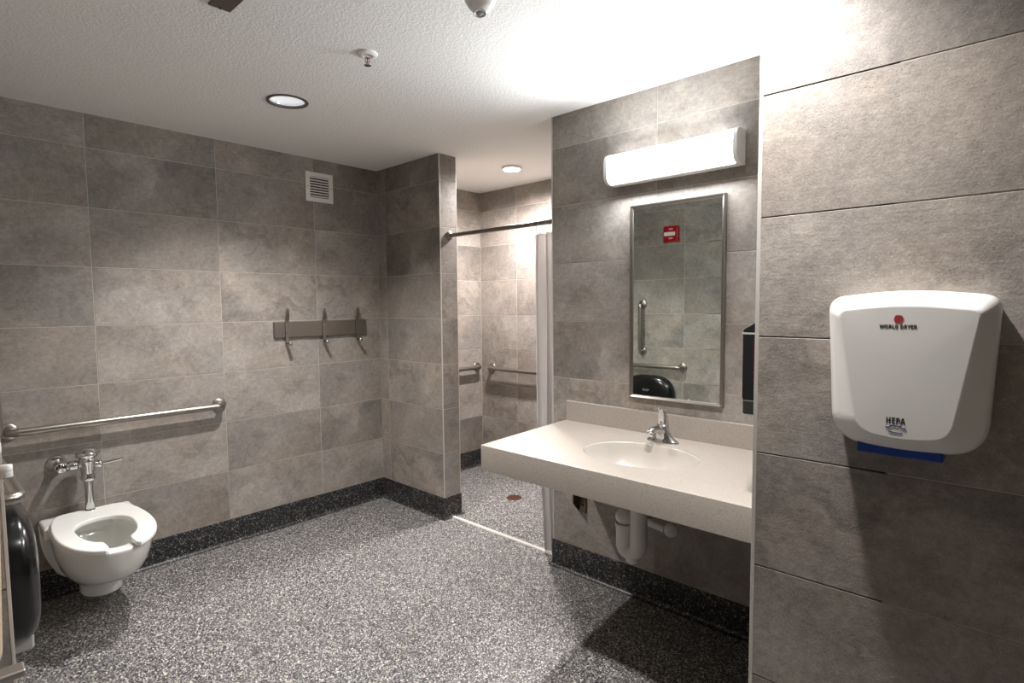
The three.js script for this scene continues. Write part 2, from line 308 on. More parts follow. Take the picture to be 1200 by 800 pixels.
// coved skirting swept along the plan with mitred corners
{
  const plan = [['entry', XE, ZE], ['left_return', XE, ZL], ['left', XL, ZL], ['back', XL, 0], ['wing', 0, 0], ['wing_end', 0, ZW], ['wing_shower', WT, ZW], ['shower_back', WT, ZSH], ['shower_right', XSH, ZSH], ['shower_front', XSH, ZS], ['vanity', XS, ZS], ['alcove', XS, ZD], ['right', XD, ZD], ['', XD, ZE]];
  const P = plan.map(([, x, z]) => new THREE.Vector2(x, z)), n = P.length;
  const nrm = (a, b) => { const d = b.clone().sub(a).normalize(); return new THREE.Vector2(-d.y, d.x); };   // towards the room
  const N = P.slice(0, -1).map((p, i) => nrm(p, P[i + 1]));
  const mit = P.map((p, i) => { const a = N[Math.max(0, i - 1)], b = N[Math.min(n - 2, i)]; const m = a.clone().add(b); return m.multiplyScalar(2 / m.lengthSq()); });
  const R = 0.022, T = 0.0035, prof = [[-0.004, BASE - 0.001], [T - 0.001, BASE - 0.001], [T, BASE - 0.003]];
  for (let k = 0; k <= 8; k++) { const a = k / 8 * Math.PI / 2; prof.push([T + R - R * Math.cos(a), R - R * Math.sin(a) + 0.0006]); }
  for (let i = 0; i + 1 < n; i++) {
    const pos = [], uv = [], idx = []; let s = 0; const L = P[i].distanceTo(P[i + 1]);
    prof.forEach(([d, y], k) => { if (k) s += Math.hypot(d - prof[k - 1][0], y - prof[k - 1][1]); for (const e of [0, 1]) { const q = P[i + e].clone().addScaledVector(mit[i + e], d); pos.push(q.x, y, q.y); uv.push(i * 0.37 + e * L, s + i * 0.21); } });
    for (let k = 0; k + 1 < prof.length; k++) { const a = k * 2; idx.push(a, a + 1, a + 3, a, a + 3, a + 2); }
    const g = new THREE.BufferGeometry(); g.setAttribute('position', new THREE.Float32BufferAttribute(pos, 3)); g.setAttribute('uv', new THREE.Float32BufferAttribute(uv, 2)); g.setIndex(idx); g.computeVertexNormals();
    struct(mesh('baseboard_' + plan[i][0], g, M.cove));
  }
}
tag(mesh('shower_threshold', extrude(shapeOf([[-0.015, 0], [0.015, 0], [0.012, 0.006], [-0.012, 0.006]]), ZS - ZW - 0.03).translate(0.07, 0.0005, ZW + 0.005), M.strip), 'thin white strip on the floor across the shower opening', 'threshold');

// ------------------------------------------------------------------ lamps
function downlight(x, z, level, label) {
  const t = thing('recessed_downlight', label, 'downlight', [x, CEIL, z]);
  mesh('trim_ring', lathe([[0.084, 0.012], [0.081, -0.003], [0.086, -0.006], [0.097, -0.004], [0.0985, 0.0005]]), M.trimRing, t);
  mesh('reflector', lathe([[0.0835, 0.0], [0.078, 0.05], [0.066, 0.105]]), phy({ color: 0xe8ebef, metalness: 1, roughness: 0.12, side: THREE.DoubleSide }), t);
  mesh('can', lathe([[0.0875, 0.002], [0.0875, 0.112], [0, 0.112]]), M.dark, t);
  mesh('lamp_lens', lathe([[0.0, 0.012], [0.06, 0.014], [0.0815, 0.018], [0.0815, 0.02], [0.0, 0.02]]), M.lens, t);
  const l = new THREE.SpotLight(WARM, level, 0, 1.09, 0.6, 2); l.name = 'downlight_lamp'; l.position.set(0, 0.004, 0); l.target.position.set(0, -1, 0); l.castShadow = true; l.shadow.radius = 2.2; l.shadow.mapSize.set(2048, 2048);
  t.add(l); t.add(l.target); return t;
}
downlight(-1.116, 0.905, LEVEL.downA, 'round recessed ceiling downlight with dark rim between the wall vent and the sprinkler');
downlight(-1.165, 3.06, LEVEL.downB, 'round recessed ceiling downlight above the hand dryer wall');
{
  const t = thing('disc_light', 'small round glowing disc light on the shower ceiling', 'ceiling light', [0.625, CEIL, 0.80]);
  mesh('rim', lathe([[0.0, 0], [0.074, 0.0], [0.076, -0.006], [0.07, -0.014], [0.062, -0.016]]), M.white, t);
  mesh('led_lens', lathe([[0.063, -0.013], [0.058, -0.020], [0.03, -0.023], [0, -0.024]].reverse()), M.ledLens, t);
  const l = new THREE.SpotLight(new THREE.Color().setRGB(1, 0.945, 0.93), LEVEL.shower, 0, 1.5, 0.5, 2); l.name = 'disc_lamp'; l.position.set(0, -0.028, 0); l.target.position.set(0, -1, 0); l.castShadow = true; l.shadow.radius = 2.5;
  t.add(l); t.add(l.target);
}
{ // wall light over the mirror: rounded acrylic cover between two end caps
  const z0 = 2.085, z1 = 2.725, y0 = 2.045, y1 = 2.19, D = 0.095, yc = (y0 + y1) / 2, H = (y1 - y0) / 2;
  const t = thing('vanity_light', 'long glowing white acrylic wall light above the mirror', 'wall light', [XS, yc, (z0 + z1) / 2]), L = z1 - z0;
  const prof = (h, d, inset) => rounded([[-inset, -h, 0.004], [-d, -h, 0.05], [-d, h, 0.05], [-inset, h, 0.004]], 10);
  const ext = (p, a, b, bev = 0) => { const g = extrude(shapeOf(p), b - a, bev); return g.translate(0, 0, a); };
  mesh('backplate', ext([[0, -H + 0.004], [-0.014, -H + 0.004], [-0.014, H - 0.004], [0, H - 0.004]], -L / 2 + 0.004, L / 2 - 0.004), M.white, t);
  mesh('diffuser', ext(prof(H - 0.004, D, 0.014), -L / 2 + 0.018, L / 2 - 0.018), M.diffuser, t);
  mesh('end_cap', ext(prof(H, D + 0.003, 0), -L / 2, -L / 2 + 0.018, 0.003), M.white, t);
  mesh('end_cap', ext(prof(H, D + 0.003, 0), L / 2 - 0.018, L / 2, 0.003), M.white, t);
  mesh('lower_rail', ext([[-0.012, -H + 0.003], [-0.06, -H + 0.003], [-0.06, -H - 0.003], [-0.012, -H - 0.003]], -L / 2 + 0.018, L / 2 - 0.018), M.white, t);
  const lamp = (x, y, w, h, tx, ty, k) => { const l = new THREE.RectAreaLight(COOL, LEVEL.vanity * k, w, h); l.name = 'vanity_lamp'; l.position.set(x, y, 0); t.add(l); t.updateMatrixWorld(); l.lookAt(t.localToWorld(V(x + tx, y + ty, 0))); };
  lamp(-D - 0.003, 0, L - 0.05, 2 * H - 0.06, -1, 0, 1.15);
  lamp(-D * 0.8, H + 0.002, L - 0.05, 0.05, -0.9, 1, 0.65);
  lamp(-D * 0.8, -H - 0.006, L - 0.05, 0.04, -0.7, -1, 2.2);
}

// ------------------------------------------------------------------ ceiling fittings
{
  const t = thing('fire_sprinkler', 'small pendent fire sprinkler with red bulb on the ceiling', 'sprinkler', [-1.137, CEIL, 1.636]);
  mesh('escutcheon', lathe([[0.0, -0.001], [0.018, -0.002], [0.02, -0.009], [0.026, -0.011], [0.040, -0.006], [0.042, 0]]), M.enamel, t);
  mesh('frame', [cyl(0.008, 0.01, 0.012, 16).translate(0, -0.018, 0), tube([V(-0.009, -0.014, 0), V(-0.011, -0.028, 0), V(0, -0.044, 0)], 0.0028, 0.01, 20, 8), tube([V(0.009, -0.014, 0), V(0.011, -0.028, 0), V(0, -0.044, 0)], 0.0028, 0.01, 20, 8)], M.chrome, t);
  mesh('bulb', cyl(0.0025, 0.0025, 0.022, 10).translate(0, -0.041, 0), M.red, t);
  mesh('deflector', lathe([[0, -0.046], [0.014, -0.046], [0.014, -0.0445], [0, -0.0445]], 24), M.chrome, t);
}
{
  const t = thing('occupancy_sensor', 'white domed occupancy sensor with round lens on the ceiling', 'sensor', [-1.172, CEIL, 2.318]);
  mesh('housing', lathe([[0, -0.09], [0.02, -0.0885], [0.036, -0.079], [0.049, -0.058], [0.056, -0.03], [0.06, 0]].reverse()), M.enamel, t);
  const a = V(0.004, -0.083, -0.006), d = V(-0.1, -0.95, 0.1).normalize();
  mesh('lens_ring', along(lathe([[0.018, 0], [0.0215, 0.004], [0.0215, 0.010], [0.0175, 0.011], [0.015, 0.006]], 32), a, a.clone().add(d)), M.enamel, t);
  mesh('lens', along(lathe([[0.0155, 0.004], [0.013, 0.009], [0.007, 0.012], [0, 0.013]], 32), a, a.clone().add(d)), phy({ color: 0x8f959c, roughness: 0.08, clearcoat: 1 }), t);
}
{
  const t = thing('ceiling_cover_plate', 'grey steel blank cover plate on the ceiling', 'cover plate', [-1.6735, CEIL, 1.636]);
  mesh('plate', rbox(-0.0355, 0.0355, -0.006, 0, -0.058, 0.058, 0.002), M.darkSteel, t);
  for (const z of [-0.05, 0.05]) mesh('screw', cyl(0.004, 0.004, 0.003, 12).translate(0, -0.008, z), M.dark, t);
}
{
  const t = thing('ceiling_outlet_box', 'white square plate on the ceiling between cover plate and occupancy sensor', 'cover plate', [-1.415, CEIL, 2.002]);
  mesh('plate', rbox(-0.057, 0.057, -0.01, 0, -0.057, 0.057, 0.004), M.enamel, t);
  mesh('knockout', lathe([[0, -0.0112], [0.03, -0.0112], [0.032, -0.0095]].reverse(), 32), M.white, t);
}

// ------------------------------------------------------------------ back wall: vent, coat hooks, grab bar, toilet, flush valve
{
  const t = thing('wall_vent', 'square off-white louvred vent grille high on the tiled wall', 'vent', [-0.466, 2.286, 0]);
  const s = shapeOf([[-0.101, -0.099], [0.101, -0.099], [0.101, 0.099], [-0.101, 0.099]]), h = shapeOf([[-0.07, -0.07], [0.07, -0.07], [0.07, 0.07], [-0.07, 0.07]]); s.holes.push(h);
  mesh('frame', extrude(s, 0.009, 0.002, 2), M.white, t);
  mesh('backing', box(-0.07, 0.07, -0.07, 0.07, 0.0005, 0.0015), M.dark, t);
  for (let k = 0; k < 8; k++) { const y = -0.061 + k * 0.0177; mesh('slat', new THREE.BoxGeometry(0.14, 0.0085, 0.0014).rotateX(0.5).translate(0, y, 0.0055), M.white, t); }
  for (const x of [-0.0855, 0.0855]) mesh('screw', along(cyl(0.0035, 0.003, 0.0015, 12), V(x, 0, 0.009), V(x, 0, 1)), M.darkSteel, t);
}
{
  const t = thing('coat_hook_rail', 'brushed steel rail with three coat hooks on the wall below the vent', 'coat rack', [-0.4765, 1.32, 0]);
  mesh('rail', rbox(-0.3445, 0.3445, -0.0525, 0.0525, 0, 0.018, 0.002), M.railSteel, t);
  for (const x of [-0.327, 0.327]) mesh('screw', along(cyl(0.005, 0.004, 0.002, 14), V(x, 0, 0.018), V(x, 0, 1)), M.steel, t);
  for (const x of [-0.261, 0.004, 0.266]) {
    const flat = (pts) => { // a flat bar bent along a path in the y-z plane
      const c = new THREE.CatmullRomCurve3(pts.map(([y, z]) => V(0, y, z))), n = 24, rings = [];
      for (let i = 0; i <= n; i++) { const p = c.getPoint(i / n), d = c.getTangent(i / n), q = V(0, -d.z, d.y).multiplyScalar(0.0022), w = 0.0115 * (i > n - 3 ? 0.6 + 0.2 * (n - i) : 1); rings.push([[-w, -1], [w, -1], [w, 1], [-w, 1]].map(([a, b]) => p.clone().add(V(x + a, 0, 0)).addScaledVector(q, b))); }
      return skin(rings, true, true, 0.6);
    };
    const hk = mesh('hook', [flat([[-0.078, 0.022], [-0.02, 0.021], [0.045, 0.021], [0.06, 0.022], [0.082, 0.030], [0.11, 0.036], [0.142, 0.038]]), flat([[-0.05, 0.0205], [-0.075, 0.0225], [-0.090, 0.034], [-0.094, 0.05], [-0.092, 0.066]])], M.railSteel, t);
    mesh('hook_tip', along(lathe([[0, 0], [0.012, 0.001], [0.014, 0.006], [0.011, 0.011], [0, 0.012]], 24), V(x, -0.092, 0.062), V(x, -0.088, 0.2)), M.chrome, hk);
    for (const y of [-0.024, 0.024]) mesh('screw', along(cyl(0.004, 0.003, 0.002, 12), V(x, y, 0.0228), V(x, y, 1)), M.chrome, hk);
  }
}
function grabBar(name, label, a, b, out, r = 0.0185, off = 0.062) { // wall points a and b, out = away from the wall
  const t = thing(name, label, 'grab bar', a.toArray()), o = out.clone().multiplyScalar(off), d = b.clone().sub(a), zero = V(0, 0, 0);
  mesh('bar', tube([zero, o, d.clone().add(o), d], r, 0.05, 90, 20), M.steel, t);
  for (const p of [zero, d]) mesh('flange', along(lathe([[0, 0.0], [0.041, 0.0], [0.041, 0.003], [0.037, 0.010], [r + 0.001, 0.013], [0, 0.013]], 36), p, p.clone().add(out)), M.steel, t);
  return t;
}
const OZ = V(0, 0, 1), OX = V(1, 0, 0), NX = V(-1, 0, 0);
grabBar('grab_bar', 'long brushed steel grab bar on the tiled wall above the toilet', V(-2.135, 0.878, 0), V(-1.172, 0.878, 0), OZ);
grabBar('grab_bar', 'horizontal steel grab bar over the black tissue dispenser', V(XL, 0.90, 0.36), V(XL, 0.90, 1.385), OX);
grabBar('grab_bar', 'short vertical steel grab bar on the wall seen in the mirror', V(XL, 1.03, 0.985), V(XL, 1.465, 0.985), OX, 0.0185, 0.05);
grabBar('grab_bar', 'steel grab bar on the narrow back wall of the shower', V(0.33, 0.912, ZSH), V(1.058, 0.912, ZSH), OZ, 0.018, 0.055);
grabBar('grab_bar', 'steel grab bar along the long side wall of the shower', V(XSH, 0.908, 0.085), V(XSH, 0.908, 1.15), NX, 0.018, 0.055);

const TX = -1.852; // toilet centre line
{
  const t = thing('wall_hung_toilet', 'white wall-hung toilet with open-front seat', 'toilet', [TX, 0, 0]);
  const K = 72, el = (hw, zb, zf, y, sq = 2.2) => { // egg outline: wide squarish back, rounded front
    const out = []; for (let k = 0; k < K; k++) { const a = k / K * 2 * Math.PI, c = Math.cos(a), s = Math.sin(a), zm = zb + (zf - zb) * 0.42, e = s < 0 ? sq + 1 : sq; out.push(V(hw * Math.sign(c) * Math.abs(c) ** (2 / e), y, zm + (s > 0 ? zf - zm : zm - zb) * Math.sign(s) * Math.abs(s) ** (2 / e))); } return out;
  };
  const rings = [[0.070, 0.21, 0.365, 0.088], [0.080, 0.20, 0.378, 0.086], [0.086, 0.19, 0.385, 0.094], [0.084, 0.18, 0.388, 0.13], [0.088, 0.155, 0.40, 0.155], [0.115, 0.11, 0.47, 0.178], [0.142, 0.08, 0.56, 0.21], [0.162, 0.06, 0.63, 0.25], [0.176, 0.05, 0.685, 0.30], [0.184, 0.045, 0.72, 0.35], [0.187, 0.045, 0.737, 0.395], [0.186, 0.045, 0.738, 0.408], [0.181, 0.05, 0.733, 0.414],
    [0.135, 0.16, 0.685, 0.415], [0.127, 0.168, 0.677, 0.410], [0.125, 0.17, 0.675, 0.395], [0.138, 0.155, 0.68, 0.375], [0.130, 0.17, 0.66, 0.33], [0.105, 0.21, 0.60, 0.28], [0.08, 0.26, 0.53, 0.24], [0.055, 0.29, 0.46, 0.20], [0.04, 0.31, 0.42, 0.19]].map(([w, b, f, y]) => el(w, b, f, y));
  mesh('bowl', skin(rings.map((r) => r.slice().reverse()), true, true), M.china, t);
  const plate = rounded([[-0.20, 0.405, 0.03], [-0.195, 0.26, 0.10], [-0.12, 0.085, 0.08], [0.12, 0.085, 0.08], [0.195, 0.26, 0.10], [0.20, 0.405, 0.03]], 8);
  mesh('back_plate', extrude(shapeOf(plate.slice().reverse()), 0.055, 0.012, 4), M.china, t);
  mesh('deck', rbox(-0.195, 0.195, 0.345, 0.4145, 0.0, 0.17, 0.016, 4), M.china, t);
  mesh('water', new THREE.CircleGeometry(0.075, 32).rotateX(-Math.PI / 2).scale(1, 1, 1.5).translate(0, 0.243, 0.395), M.water, t);
  // seat: open at the front
  const seat = new THREE.Shape(), o = [], n = [], gap = 0.052;
  const curve = (hw, zf, zm, e, a0, a1, list, m = 40) => { for (let k = 0; k <= m; k++) { const a = a0 + (a1 - a0) * k / m, c = Math.cos(a), s = Math.sin(a); list.push([hw * Math.sign(c) * Math.abs(c) ** (2 / e), zm + (zf - zm) * Math.sign(s) * Math.abs(s) ** (2 / e)]); } };
  const right = [], inner = [];
  curve(0.190, 0.775, 0.40, 2.25, 0, Math.PI / 2 - 0.30, right); // from the widest point round to the gap
  curve(0.112, 0.665, 0.42, 2.2, Math.PI / 2 - 0.42, -Math.PI / 2, inner);
  const half = [[0.0, 0.088], [0.10, 0.088], [0.135, 0.10], [0.160, 0.15], [0.178, 0.24], [0.188, 0.33], ...right, [0.054, 0.755], [0.047, 0.742], [0.0455, 0.69], ...inner.map(([x, z]) => [x, z < 0.42 ? 0.42 - (0.42 - z) * 0.6 : z])];
  const all = [...half, ...half.slice(1, -1).reverse().map(([x, z]) => [-x, z])];
  mesh('seat', extrude(shapeOf(all.map(([x, z]) => [x, -z])), 0.024, 0.008, 4).rotateX(-Math.PI / 2).translate(0, 0.418, 0), M.seat, t);
}
{
  const t = thing('flush_valve', 'chrome exposed flush valve with side lever behind the toilet', 'flush valve', [TX, 0, 0.115]);
  mesh('flush_tube', [cyl(0.019, 0.019, 0.18, 32).translate(0, 0.43, 0), lathe([[0.036, 0.414], [0.036, 0.42], [0.030, 0.432], [0.022, 0.438], [0.0195, 0.45]])], M.chrome, t);
  mesh('valve_body', lathe([[0.0195, 0.595], [0.029, 0.598], [0.032, 0.606], [0.032, 0.62], [0.028, 0.626], [0.029, 0.64], [0.035, 0.66], [0.035, 0.688], [0.042, 0.692], [0.042, 0.704], [0.037, 0.708], [0.037, 0.718], [0.051, 0.722], [0.053, 0.736], [0.047, 0.746], [0.038, 0.749], [0.036, 0.757], [0.022, 0.762], [0, 0.763]]), M.chrome, t);
  const s = mesh('stop_valve', [tube([V(-0.11, 0.685, -0.11), V(-0.11, 0.685, 0), V(0, 0.685, 0)], 0.017, 0.02, 40, 20), along(lathe([[0, -0.02], [0.022, -0.02], [0.024, -0.012], [0.024, 0.012], [0.022, 0.02], [0, 0.02]], 8), V(-0.06, 0.685, 0), V(0, 0.685, 0)), along(lathe([[0, 0], [0.022, 0], [0.026, 0.006], [0.026, 0.02], [0.02, 0.026], [0, 0.027]], 28), V(-0.11, 0.685, -0.005), V(-0.11, 0.685, 1))], M.chrome, t);
  mesh('wall_flange', along(lathe([[0.017, 0.03], [0.022, 0.028], [0.036, 0.014], [0.043, 0.004], [0.043, 0]].reverse(), 36), V(-0.11, 0.685, -0.115), V(-0.11, 0.685, 1)), M.chrome, s);
  mesh('lever', [along(lathe([[0.016, 0], [0.016, 0.012], [0.02, 0.014], [0.02, 0.026], [0.012, 0.032], [0, 0.033]], 24), V(0.03, 0.672, 0.0), V(1, 0.672, 0)), along(new THREE.CapsuleGeometry(0.0068, 0.085, 6, 16).scale(1, 1, 0.8).translate(0, 0.045, 0), V(0.058, 0.672, 0), V(0.158, 0.682, 0.018))], M.chrome, t);
}

// ------------------------------------------------------------------ left wall: dispensers and alarm, seen directly and in the mirror
{
  const zc = 1.08, yc = 0.60, t = thing('jumbo_tissue_dispenser', 'large glossy black tissue dispenser with silver badge beside the toilet', 'tissue dispenser', [XL, yc, zc], Math.PI / 2);
  const out = (k, dy = 0) => rounded([[-0.25 + k, -0.21 + k + dy, 0.07], [0.25 - k, -0.21 + k + dy, 0.07], [0.245 - k, 0.215 - k, 0.19], [-0.245 + k, 0.215 - k, 0.19]], 12);
  const ring = (k, z, dy) => out(k, dy).map(([x, y]) => V(x, y, z));
  mesh('backplate', skin([ring(0.002, 0.0, 0), ring(0.002, 0.018, 0), ring(0.006, 0.022, 0)], false, true, 0.7), M.greyPlastic, t);
  mesh('tear_edge', rbox(-0.2, 0.2, -0.232, -0.15, 0.0, 0.085, 0.01), M.greyPlastic, t);
  mesh('cover', skin([ring(0.001, 0.02, 0.02), ring(0.0, 0.064, 0.02), ring(0.008, 0.082, 0.018), ring(0.022, 0.096, 0.015), ring(0.045, 0.106, 0.01), ring(0.09, 0.113, 0), ring(0.14, 0.115, 0)], false, true), M.black, t);
  mesh('badge', new THREE.SphereGeometry(1, 32, 16).scale(0.036, 0.013, 0.006).translate(0.0, 0.085, 0.112), M.chrome, t);
}
{
  const t = thing('fire_alarm_strobe', 'red square fire alarm strobe seen in the mirror', 'alarm', [XL, 2.085, 1.275], Math.PI / 2);
  mesh('housing', rbox(-0.07, 0.07, -0.07, 0.07, 0, 0.045, 0.008), M.red, t);
  mesh('reflector', rbox(-0.045, 0.06, -0.016, 0.016, 0.04, 0.048, 0.003), M.enamel, t);
  mesh('lens', rbox(-0.042, 0.062, -0.014, 0.014, 0.046, 0.062, 0.007), M.clear, t);
  const font = await new FontLoader().loadAsync('fonts/droid/droid_sans_bold.typeface.json');
  for (const y of [0.034, -0.046]) { const g = new TextGeometry('FIRE', { font, size: 0.013, depth: 0.001, curveSegments: 3 }); g.computeBoundingBox(); mesh('lettering', g.translate(-g.boundingBox.max.x / 2 - 0.005, y, 0.0452), M.white, t); }
}
{ // folded changing table on the wall that turns away beside the camera
  const t = thing('baby_changing_station', 'folded beige plastic baby changing table at the edge of the left wall', 'changing table', [-2.757, 0.878, ZL + 0.03]);
  const o = (k) => rounded([[-0.435 + k, -0.275 + k, 0.05], [0.428 - k, -0.275 + k, 0.05], [0.447 - k, 0.275 - k, 0.035], [-0.445 + k, 0.275 - k, 0.05]], 8);
  const ring = (k, z) => o(k).map(([x, y]) => V(x, y, z));
  mesh('shell', skin([ring(0, -0.03), ring(0, 0.05), ring(0.004, 0.075), ring(0.014, 0.092), ring(0.035, 0.1)], false, true), M.beige, t);
  mesh('hinge_rail', rbox(-0.43, 0.452, 0.245, 0.28, 0.0, 0.06, 0.01), M.white, t);
  mesh('strap_clip', [along(lathe([[0, 0], [0.014, 0], [0.014, 0.006], [0.012, 0.007], [0.014, 0.008], [0.014, 0.015], [0.012, 0.016], [0.014, 0.017], [0.014, 0.03], [0, 0.032]], 20), V(0.455, 0.19, 0.06), V(0.455, 0.3, 0.06)), rbox(0.43, 0.46, 0.195, 0.215, 0.05, 0.07, 0.004)], M.white, t);
  mesh('pull_handle', rbox(0.38, 0.465, -0.29, -0.272, 0.05, 0.10, 0.005), M.aluminium, t);
}

// ------------------------------------------------------------------ shower: rod, curtain, drain
{
  const t = thing('shower_curtain_rod', 'brushed steel curtain rod across the shower opening', 'curtain rod', [0.08, 1.942, ZW]);
  mesh('rod', along(cyl(0.0135, 0.0135, ZS - ZW, 24), V(0, 0, 0), V(0, 0, 1)), M.rodSteel, t);
  for (const [z, s] of [[0, 1], [ZS - ZW, -1]]) mesh('flange', along(lathe([[0, 0], [0.03, 0], [0.03, 0.004], [0.02, 0.012], [0.0137, 0.016]], 28), V(0, 0, z), V(0, 0, z + s)), M.rodSteel, t);
}
{
  const z0 = 1.465, z1 = 1.68, t = thing('shower_curtain', 'white vinyl shower curtain bunched against the vanity wall end', 'shower curtain', [0.08, 0, 0]);
  const NU = 90, NV = 40, pos = [], uv = [], idx = [];
  for (let j = 0; j <= NV; j++) for (let i = 0; i <= NU; i++) {
    const u = i / NU, v = j / NV, y = 0.012 + v * 1.87, sq = 1 - 0.30 * Math.sin(Math.PI * clamp((v - 0.02) * 1.05)) ** 1.2 * 0.5;
    const ph = u * Math.PI * 2 * 3 + 0.6, am = 0.017 + 0.010 * (1 - v), w = (z1 - z0) * (v < 0.4 ? 1 - 0.28 * (1 - v / 0.4) : 1) * (0.9 + 0.1 * sq);
    pos.push(am * Math.sin(ph + 0.5 * Math.sin(v * 3)) + 0.005 * Math.sin(v * 7 + u * 4), y, z1 - w * (1 - u) + 0.006 * Math.sin(ph * 2 + v)); uv.push(u, v);
  }
  for (let j = 0; j < NV; j++) for (let i = 0; i < NU; i++) { const a = j * (NU + 1) + i, b = a + 1, c = a + NU + 1, d = c + 1; idx.push(a, b, d, a, d, c); }
  const g = new THREE.BufferGeometry(); g.setAttribute('position', new THREE.Float32BufferAttribute(pos, 3)); g.setAttribute('uv', new THREE.Float32BufferAttribute(uv, 2)); g.setIndex(idx); g.computeVertexNormals();
  mesh('curtain_sheet', g, M.vinyl, t);
  for (const k of [0.02, 0.25, 0.5, 0.75, 0.97]) { const z = z0 + (z1 - z0) * k; mesh('hook_ring', new THREE.TorusGeometry(0.033, 0.0018, 8, 28).scale(0.75, 1, 1).translate(0, 1.917, z), M.chrome, t); }
}
{
  const t = thing('floor_drain', 'round rust-brown floor drain in the shower', 'drain', [0.632, 0, 0.79]);
  mesh('rim', lathe([[0.058, 0.001], [0.058, 0.004], [0.05, 0.0045], [0.049, 0.001]], 40), M.rust, t);
  const s = new THREE.Shape(); s.absarc(0, 0, 0.049, 0, 2 * Math.PI); for (let r = 0; r < 3; r++) for (let k = 0; k < (r ? r * 6 : 1); k++) { const a = k / (r * 6 || 1) * 2 * Math.PI, h = new THREE.Path(); h.absarc(0.0165 * r * Math.cos(a), 0.0165 * r * Math.sin(a), 0.0048, 0, 2 * Math.PI, true); s.holes.push(h); }
  mesh('grate', extrude(s, 0.003, 0, 1, 12).rotateX(-Math.PI / 2).translate(0, 0.0008, 0), M.rust, t);
}

// ------------------------------------------------------------------ vanity: counter, faucet, mirror, soap, plumbing
const CY = 0.845, CX = -0.728;
{
  const t = thing('vanity_counter', 'beige speckled solid-surface counter with integral oval basin', 'counter', [0, 0, 0]);
  const uvm = (g) => { const p = g.attributes.position, n = g.attributes.normal, u = new Float32Array(p.count * 2); for (let i = 0; i < p.count; i++) { const ax = Math.abs(n.getX(i)), ay = Math.abs(n.getY(i)); if (ay > 0.7) { u[2 * i] = p.getX(i) * 2; u[2 * i + 1] = p.getZ(i) * 2; } else if (ax > 0.7) { u[2 * i] = p.getZ(i) * 2; u[2 * i + 1] = p.getY(i) * 2; } else { u[2 * i] = p.getX(i) * 2; u[2 * i + 1] = p.getY(i) * 2; } } g.setAttribute('uv', new THREE.BufferAttribute(u, 2)); return g; };
  const BX = -0.405, BZ = 2.447, RX = 0.19, RZ = 0.252;
  // top and front apron are one piece: an L section run along the wall, its free end slightly out of square, cut through for the basin
  const sec = [[XS, CY - 0.03], [CX + 0.024, CY - 0.03], [CX + 0.024, 0.733], [CX, 0.733]]; for (let k = 0; k <= 6; k++) { const a = k / 6 * Math.PI / 2; sec.push([CX + 0.004 - 0.004 * Math.cos(a), CY - 0.004 + 0.004 * Math.sin(a)]); } sec.push([XS, CY]);
  const body = extrude(shapeOf(sec), ZD - 0.001 - 1.836, 0, 1).translate(0, 0, 1.836), bp = body.attributes.position;
  for (let i = 0; i < bp.count; i++) if (bp.getZ(i) < 2) bp.setZ(i, 1.836 - 0.044 * (bp.getX(i) - CX) / (XS - CX));
  body.computeVertexNormals();
  const cut = new Brush(new THREE.CylinderGeometry(1, 1, 0.2, 96).scale(RX, 1, RZ).translate(BX, CY, BZ)), solid = new Brush(body); cut.updateMatrixWorld(); solid.updateMatrixWorld();
  const ev = new Evaluator(); ev.useGroups = false; ev.attributes = ['position', 'normal', 'uv'];
  mesh('worktop', uvm(toCreasedNormals(ev.evaluate(solid, cut, SUBTRACTION).geometry, 0.5)), M.stone, t);
  const left = shapeOf([[CX + 0.002, -1.838], [XS, -1.794], [XS, -1.815], [CX + 0.002, -1.859]].reverse());
  mesh('side_panel', uvm(extrude(left, CY - 0.03 - 0.733, 0, 1).rotateX(-Math.PI / 2).translate(0, 0.7335, 0)), M.stone, t);
  mesh('backsplash', uvm(rbox(XS - 0.02, XS, CY - 0.001, 0.951, 1.797, ZD - 0.001, 0.0025, 2)), M.stone, t);
  // basin: soft inner lip curving down to the drain
  const rings = []; for (const [k, y] of [[1.012, -0.031], [1.0, -0.004], [0.993, -0.0015], [0.982, -0.006], [0.965, -0.022], [0.93, -0.052], [0.86, -0.088], [0.74, -0.116], [0.56, -0.135], [0.34, -0.145], [0.12, -0.149]]) { const r = []; for (let i = 0; i < 72; i++) { const a = -i / 72 * 2 * Math.PI; r.push(V(BX + RX * k * Math.cos(a), CY + y, BZ + RZ * k * Math.sin(a))); } rings.push(r); }
  mesh('basin', skin(rings, false, true), M.basin, t);
  mesh('drain_ring', lathe([[0.0, 0.001], [0.018, 0.001], [0.03, 0.002], [0.032, -0.002]].reverse(), 32).translate(BX, CY - 0.147, BZ), M.chrome, t);
}
